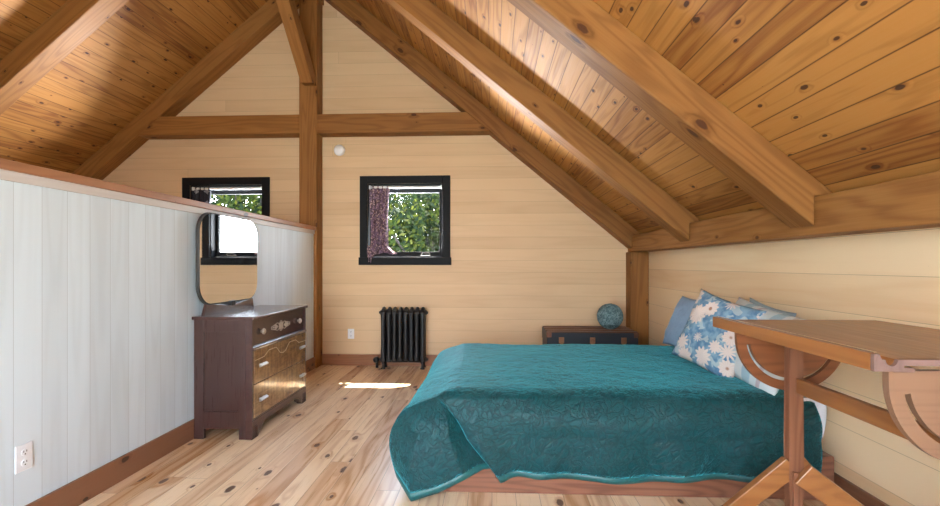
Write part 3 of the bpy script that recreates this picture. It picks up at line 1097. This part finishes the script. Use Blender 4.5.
# ornament on the top drawer
bm = bmesh.new()
xo = DX1 - 0.0145 - ox
for k, (rr_, off_) in enumerate(((0.040, 0), (0.028, 0), (0.030, -0.065), (0.030, 0.065), (0.018, -0.105), (0.018, 0.105))):
    pts = [(xo, off_ + rr_ * cos(a * pi / 10) * (0.75 if k < 2 else 1.2), 0.755 + rr_ * sin(a * pi / 10)) for a in range(21)]
    tube(bm, pts, 0.0028, 6, False)
for s_ in (-1, 1):
    for q in (-1, 0, 1):
        tube(bm, [(xo, s_ * 0.05, 0.755), (xo, s_ * 0.10, 0.755 + q * 0.022), (xo, s_ * 0.17, 0.755 + q * 0.008)], 0.0026, 6)
box(bm, xo - 0.001, xo + 0.003, -0.018, 0.018, 0.735, 0.775)
mk('ornament', bm, 'silver', d1)
# inlay line on the middle drawer
bm = bmesh.new()
xi = DX1 + 0.002 - ox
def inlay(zs):
    tube(bm, [(xi, y - oy, z) for y, z in zs], 0.0022, 6)
inlay([(DY0 + 0.03, 0.56), (DY0 + 0.17, 0.565), (DY0 + 0.24, 0.60), (cy - 0.12, 0.60), (cy - 0.05, 0.545), (cy, 0.535), (cy + 0.05, 0.545), (cy + 0.12, 0.60), (DY1 - 0.24, 0.60), (DY1 - 0.17, 0.565), (DY1 - 0.03, 0.56)])
mk('inlay_line', bm, 'inlay', d2)
# shaped apron with reeded feet
bm = bmesh.new()
ap = [(DY0, 0), (DY0 + 0.085, 0)]
for k in range(9):
    t = k / 8
    ap.append((DY0 + 0.085 + 0.13 * t, 0.085 * sin(t * pi / 2)))
ap += [(cy - 0.1, 0.085), (cy, 0.078), (cy + 0.1, 0.085)]
for k in range(9):
    t = 1 - k / 8
    ap.append((DY1 - 0.085 - 0.13 * t, 0.085 * sin(t * pi / 2)))
ap += [(DY1 - 0.085, 0), (DY1, 0), (DY1, 0.13), (DY0, 0.13)]
prism(bm, [(a - oy, b) for a, b in ap], DX1 - 0.052 - ox, DX1 - 0.002 - ox, 'X')
mk('apron', bm, 'dresser_y', dr)
for ya in (DY0 + 0.006, DY1 - 0.075):
    bm = bmesh.new()
    for k in range(6):
        y_ = ya + 0.006 + k * 0.0115 - oy
        tube(bm, [(DX1 - 0.003 - ox, y_, 0.004), (DX1 - 0.003 - ox, y_, 0.085)], 0.0055, 8)
    mk('reeded_foot', bm, 'dresser_z', dr, True)

# mirror fixed to the dresser
mir = mk('mirror_frame', bmesh.new(), 'dresser_z', dr)
bpy.data.objects.remove(mir)
def rrect(y0_, y1_, z0_, z1_, r_, n_=10):
    pts = []
    for cy_, cz_, a0 in ((y1_ - r_, z1_ - r_, 0), (y0_ + r_, z1_ - r_, 90), (y0_ + r_, z0_ + r_, 180), (y1_ - r_, z0_ + r_, 270)):
        for k in range(n_ + 1):
            a = radians(a0 + 90 * k / n_)
            pts.append((cy_ + r_ * cos(a), cz_ + r_ * sin(a)))
    return pts
MX = -2.09
bm = bmesh.new()
prism(bm, [(a - oy, b) for a, b in rrect(3.262, 4.105, 0.952, 1.642, 0.15)], MX - 0.026 - ox, MX - 0.005 - ox, 'X')
frm = mk('mirror_backing', bm, 'dark_slot', dr, bevel=0.003)
bm = bmesh.new()
prism(bm, [(a - oy, b) for a, b in rrect(3.272, 4.095, 0.962, 1.632, 0.142)], MX - 0.005 - ox, MX - ox, 'X')
mk('mirror_glass', bm, 'mirror', frm)['label'] = 'frameless rounded mirror glass'
bm = bmesh.new()
prism(bm, [(3.33 - oy, DH), (4.05 - oy, DH), (4.03 - oy, 0.965), (3.75 - oy, 0.935), (3.63 - oy, 0.935), (3.37 - oy, 0.965)], MX - 0.03 - ox, MX - 0.006 - ox, 'X')
mk('mirror_stand', bm, 'dresser_y', dr, bevel=0.003)
bm = bmesh.new()
box(bm, MX - 0.005 - ox, MX + 0.012 - ox, 3.66 - oy, 3.72 - oy, 0.925, 0.965)
mk('mirror_clip', bm, 'iron', frm)

# ------------------------------------------------------------------ radiator
RX0, RX1, RY = -1.345, -0.80, 5.665
rad = thing('radiator', 'black cast iron column radiator under the right window', 'radiator', ((RX0 + RX1) / 2, RY, 0))
ns = 8
pw = (RX1 - RX0) / ns
def section():
    bm = bmesh.new()
    hw = pw * 0.43
    for yy in (-0.055, 0.0, 0.055):
        pts, rs = [], []
        for k in range(13):
            t = k / 12
            pts.append((0, yy, 0.10 + 0.56 * t))
            rs.append(hw * (0.86 + 0.14 * (1 - sin(pi * t)) ** 2))
        tube(bm, pts, hw, 12, rs=rs)
    # top and bottom headers
    for zc, h_ in ((0.672, 0.036), (0.105, 0.034)):
        prof = []
        for k in range(16):
            a = 2 * pi * k / 16
            prof.append((0.082 * cos(a), zc + h_ * sin(a)))
        prism(bm, prof, -hw * 1.02, hw * 1.02, 'X')
    # ribs on the crown
    tube(bm, [(0, -0.05, 0.70), (0, 0.0, 0.722), (0, 0.05, 0.70)], hw * 0.8, 10)
    return bm
for k in range(ns):
    bm = section()
    xo_ = -(RX1 - RX0) / 2 + pw * (k + 0.5)
    for v in bm.verts:
        v.co.x += xo_
    mk('radiator_section', bm, 'iron', rad, True, bevel=0.004)
for xx in (-(RX1 - RX0) / 2 + pw * 0.5, (RX1 - RX0) / 2 - pw * 0.5):
    for yy in (-0.055, 0.055):
        bm = bmesh.new()
        lathe(bm, [(0.028, 0.0), (0.028, 0.008), (0.017, 0.02), (0.014, 0.05), (0.026, 0.09)], 14, Matrix.Translation((xx, yy, 0)))
        mk('foot', bm, 'iron', rad, True)
for sx in (-1, 1):
    for zc in (0.672, 0.105):
        bm = bmesh.new()
        x_a = sx * (RX1 - RX0) / 2
        mt = Matrix.Translation((x_a - sx * 0.004, 0, zc)) @ Matrix.Rotation(sx * pi / 2, 4, 'Y')
        lathe(bm, [(0.028, 0), (0.028, 0.014), (0.016, 0.016), (0.016, 0.030)], 8, mt)
        mk('end_plug', bm, 'iron', rad)
bm = bmesh.new()
xv_ = -(RX1 - RX0) / 2 - 0.055
tube(bm, [(xv_ + 0.05, 0, 0.105), (xv_, 0, 0.105), (xv_, 0, 0.0)], 0.016, 10)
lathe(bm, [(0.018, 0.0), (0.034, 0.010), (0.036, 0.045), (0.020, 0.06)], 16, Matrix.Translation((xv_, -0.01, 0.105)) @ Matrix.Rotation(pi / 2, 4, 'X'))
mk('valve', bm, 'iron', rad, True)

# ------------------------------------------------------------------ outlets and detector
def outlet(loc, rz, label):
    root = thing('wall_outlet', label, 'outlet', loc, 'white wall outlets', rz)
    mk('cover_plate', B(-0.04, 0.04, -0.006, 0, -0.062, 0.062), 'white_plastic', root, bevel=0.003)
    for s_ in (-1, 1):
        bm = bmesh.new()
        prism(bm, [(0.017 * cos(a * pi / 8), s_ * 0.024 + 0.016 * sin(a * pi / 8)) for a in range(16)], -0.009, -0.005)
        o = mk('receptacle', bm, 'white_plastic', root)
        bm = bmesh.new()
        for q in (-1, 1):
            box(bm, q * 0.007 - 0.0015, q * 0.007 + 0.0015, -0.0096, -0.0085, s_ * 0.024, s_ * 0.024 + 0.009)
        box(bm, -0.003, 0.003, -0.0096, -0.0085, s_ * 0.024 - 0.011, s_ * 0.024 - 0.006)
        mk('slots', bm, 'dark_slot', o)
outlet((XP, 2.07, 0.363), pi / 2, 'white electrical outlet low on the white half wall')
outlet((-1.76, YB, 0.39), 0, 'white electrical outlet on the back wall left of the radiator')
bm = bmesh.new()
lathe(bm, [(0.070, 0), (0.070, 0.012), (0.062, 0.030), (0.045, 0.038), (0.004, 0.040)], 28, Matrix.Translation((-1.905, YB, 2.685)) @ Matrix.Rotation(pi / 2, 4, 'X'))
c0 = Vector((-1.905, YB, 2.685))
for v in bm.verts:
    v.co -= c0
sm = thing('smoke_detector', 'round white smoke detector on the back wall beside the king post', 'smoke detector', tuple(c0))
mk('housing', bm, 'white_plastic', sm, True)
bm = bmesh.new()
lathe(bm, [(0.012, 0.0), (0.012, 0.004), (0.004, 0.005)], 14, Matrix.Translation((0.02, -0.036, 0.01)) @ Matrix.Rotation(pi / 2, 4, 'X'))
mk('test_button', bm, 'white_plastic', sm, True)

# ------------------------------------------------------------------ trunk and twine ball
TX0, TX1, TY0, TY1, TH = 0.595, 1.555, 5.09, 5.585, 0.535
tk = thing('storage_trunk', 'black flat-topped travel trunk with wooden slats and copper hardware behind the bed', 'trunk', ((TX0 + TX1) / 2, (TY0 + TY1) / 2, 0))
hx_, hy_ = (TX1 - TX0) / 2, (TY1 - TY0) / 2
mk('body', B(-hx_, hx_, -hy_, hy_, 0.0, 0.385), 'trunk_body', tk, bevel=0.006)
lid = mk('lid', B(-hx_ - 0.004, hx_ + 0.004, -hy_ - 0.004, hy_ + 0.004, 0.39, TH - 0.012), 'trunk_body', tk, bevel=0.008)
for k in range(4):
    yy = -hy_ + 0.008 + k * (2 * hy_ - 0.08) / 3
    mk('slat', B(-hx_, hx_, yy, yy + 0.065, TH - 0.013, TH), 'trunk_slat', lid, bevel=0.003)
for xx in (-0.33, 0, 0.33):
    bm = bmesh.new()
    box(bm, xx - 0.028, xx + 0.028, -hy_ - 0.012, -hy_ - 0.003, 0.41, 0.475)
    box(bm, xx - 0.018, xx + 0.018, -hy_ - 0.018, -hy_ - 0.010, 0.36, 0.425)
    tube(bm, [(xx - 0.02, -hy_ - 0.016, 0.455), (xx, -hy_ - 0.022, 0.468), (xx + 0.02, -hy_ - 0.016, 0.455)], 0.006, 6)
    mk('latch', bm, 'brass', tk, bevel=0.002)
for sx in (-1, 1):
    for zz in (0.03, 0.50):
        bm = bmesh.new()
        a_, b_ = sorted((sx * (hx_ + 0.008), sx * (hx_ - 0.045)))
        box(bm, a_, b_, -hy_ - 0.009, -hy_ + 0.04, zz - 0.028, zz + 0.026)
        mk('corner_cap', bm, 'trunk_slat', tk, bevel=0.006)
bm = bmesh.new()
R_ = 0.138
bmesh.ops.create_icosphere(bm, subdivisions=3, radius=R_ * 0.95)
for k in range(46):
    ax_ = Vector((random.gauss(0, 1), random.gauss(0, 1), random.gauss(0, 1))).normalized()
    u1 = ax_.orthogonal().normalized()
    v1 = ax_.cross(u1)
    of_ = random.uniform(-0.35, 0.35) * R_
    rr_ = sqrt(R_ * R_ - of_ * of_)
    pts = [ax_ * of_ + (u1 * cos(a * pi / 14) + v1 * sin(a * pi / 14)) * rr_ for a in range(29)]
    tube(bm, pts, 0.006, 5, False)
o = mk('twine_ball', bm, 'ball', None, True, loc=(1.32, 5.33, TH + R_ + 0.003))
tag(o, 'round grey-teal twine-wrapped ball resting on the black trunk', 'decorative ball')

# ------------------------------------------------------------------ drafting table
tb = thing('drafting_table', 'wooden drafting table with slotted half-round brackets standing by the right-hand wall', 'table', (1.34, 1.82, 0))
tx, ty = 1.34, 1.82
def tp(name, boxes, mat, parent=tb, bev=0.004, label=None):
    bm = bmesh.new()
    for b in boxes:
        box(bm, b[0] - tx, b[1] - tx, b[2] - ty, b[3] - ty, b[4], b[5])
    o = mk(name, bm, mat, parent, bevel=bev)
    if label:
        o['label'] = label
    return o
Y0t, Y1t = 1.345, 2.30
top = tp('tabletop', [(1.125, 1.805, Y0t + 0.02, Y1t, 0.974, 0.990)], 'table_y', bev=0.002)
tp('end_batten', [(1.125, 1.805, Y0t, Y0t + 0.02, 0.972, 0.990)], 'table_grey', top, bev=0.002)
# pencil ledge rail along the front: raised lip, half-round groove seen at its end
prof = [(1.045, 0.958), (1.125, 0.958), (1.125, 0.991), (1.112, 0.991)]
for k in range(9):
    a = pi * k / 8
    prof.append((1.092 + 0.016 * cos(a), 0.991 - 0.018 * sin(a)))
prof += [(1.066, 0.991), (1.060, 1.006), (1.045, 1.006)]
bm = bmesh.new()
prism(bm, [(a - tx, b) for a, b in prof], Y0t + 0.006 - ty, Y1t - 0.02 - ty)
mk('pencil_ledge', bm, 'table_y', tb, bevel=0.002)
bm = bmesh.new()
prism(bm, [(a - tx, b) for a, b in prof] , Y0t - 0.008 - ty, Y0t + 0.005 - ty)
box(bm, 1.10 - tx, 1.155 - tx, Y0t - 0.006 - ty, Y0t + 0.004 - ty, 0.956, 0.968)
mk('ledge_end', bm, 'table_grey', tb, bevel=0.001)['label'] = 'greyish end grain of the ledge with a half-moon groove'
tp('metal_edge', [(1.058, 1.066, Y0t + 0.01, Y1t - 0.03, 1.0065, 1.0090)], 'steel_edge', bev=None, label='thin shiny metal strip along the ledge')  # strip stands in for the highlight on the raised wooden lip
# half-round brackets with arc slots
def bracket(y, mat, label):
    bm = bmesh.new()
    R1, S0, S1 = 0.238, 0.182, 0.198
    z0 = 0.925
    n_ = 48
    def ring(r_, a0=180, a1=360, n__=n_):
        return [(r_ * cos(radians(a0 + (a1 - a0) * k / n__)), z0 + r_ * sin(radians(a0 + (a1 - a0) * k / n__))) for k in range(n__ + 1)]
    # outer band and inner half disc, joined at slot ends
    def strip(outer, inner):
        for ya, yb in ((y, y + 0.022),):
            for k in range(len(outer) - 1):
                q = [outer[k], outer[k + 1], inner[k + 1], inner[k]]
                A = [bm.verts.new((p[0], ya, p[1])) for p in q]
                B_ = [bm.verts.new((p[0], yb, p[1])) for p in q]
                bm.faces.new(A)
                bm.faces.new(B_[::-1])
                bm.faces.new((A[0], A[1], B_[1], B_[0]))
                bm.faces.new((A[2], A[3], B_[3], B_[2]))
    strip(ring(R1), ring(S1))
    strip(ring(S0), ring(0.001))
    strip(ring(S1, 180, 190, 4), ring(S0, 180, 190, 4))
    strip(ring(S1, 350, 360, 4), ring(S0, 350, 360, 4))
    box(bm, -R1, R1, y, y + 0.022, z0, 0.956)
    bmesh.ops.remove_doubles(bm, verts=bm.verts, dist=1e-5)
    for f in list(bm.faces):
        if f.calc_area() < 1e-9:
            bm.faces.remove(f)
    o = mk('slotted_bracket', bm, mat, tb)
    if label:
        o['label'] = label
bracket(2.17 - ty, 'table_disc', None)
bracket(1.36 - ty, 'table_tan', 'lighter tan half-round bracket')
# trestle posts
def trestle(y, flip):
    s_ = 1
    bm = bmesh.new()
    box(bm, -0.062, -0.006, y - 0.02, y + 0.02, 0.36, 0.955)
    box(bm, -0.062, -0.040, y - 0.02, y + 0.02, 0.0, 0.36)
    box(bm, -0.024, -0.006, y - 0.02, y + 0.02, 0.0, 0.36)
    bmesh.ops.remove_doubles(bm, verts=bm.verts, dist=1e-5)
    p = mk('post', bm, 'table_z', tb, bevel=0.003)
    tpf = mk('slat', B(-0.054, -0.034, y - 0.034, y - 0.021, 0.0, 0.365), 'table_z', tb, bevel=0.002)
    # splayed legs
    def leg(ax0, az0, ax1, yoff, yoff1, wv, th):
        L_ = Vector((ax1 - ax0, yoff1 - yoff, -az0))
        u_ = L_.normalized()
        side = Vector((-L_.y, L_.x, 0)).normalized()
        up_ = side.cross(u_)
        if up_.z < 0:
            up_ = -up_
            side = -side
        mt = Matrix((u_, side, up_)).transposed().to_4x4()
        mt.translation = Vector((ax0, y + yoff, az0))
        b2 = B(0, L_.length, -th / 2, th / 2, -wv / 2, wv / 2)
        # trim foot flat on the floor
        bmesh.ops.transform(b2, matrix=mt, verts=b2.verts)
        for v in b2.verts:
            if v.co.z < 0:
                v.co.z = 0.0
        mid = Vector((ax0, y + yoff, az0))
        o = mk('leg', b2, 'table_x', tb, bevel=0.004)
    leg(-0.045, 0.385, -0.47, 0.0, 0.02, 0.085, 0.035)
    leg(-0.025, 0.365, 0.44, -0.04, -0.14, 0.10, 0.035)
    leg(-0.01, 0.42, 0.40, 0.04, 0.09, 0.035, 0.03)
    leg(-0.29, 0.16, -0.02, -0.03, -0.28, 0.045, 0.035)
trestle(2.10 - ty, 1)
trestle(1.33 - ty, -1)
bm = B(-0.04, -0.010, 1.351 - ty, 2.079 - ty, 0.70, 0.765)
mk('stretcher_rail', bm, 'table_y', tb, bevel=0.006)
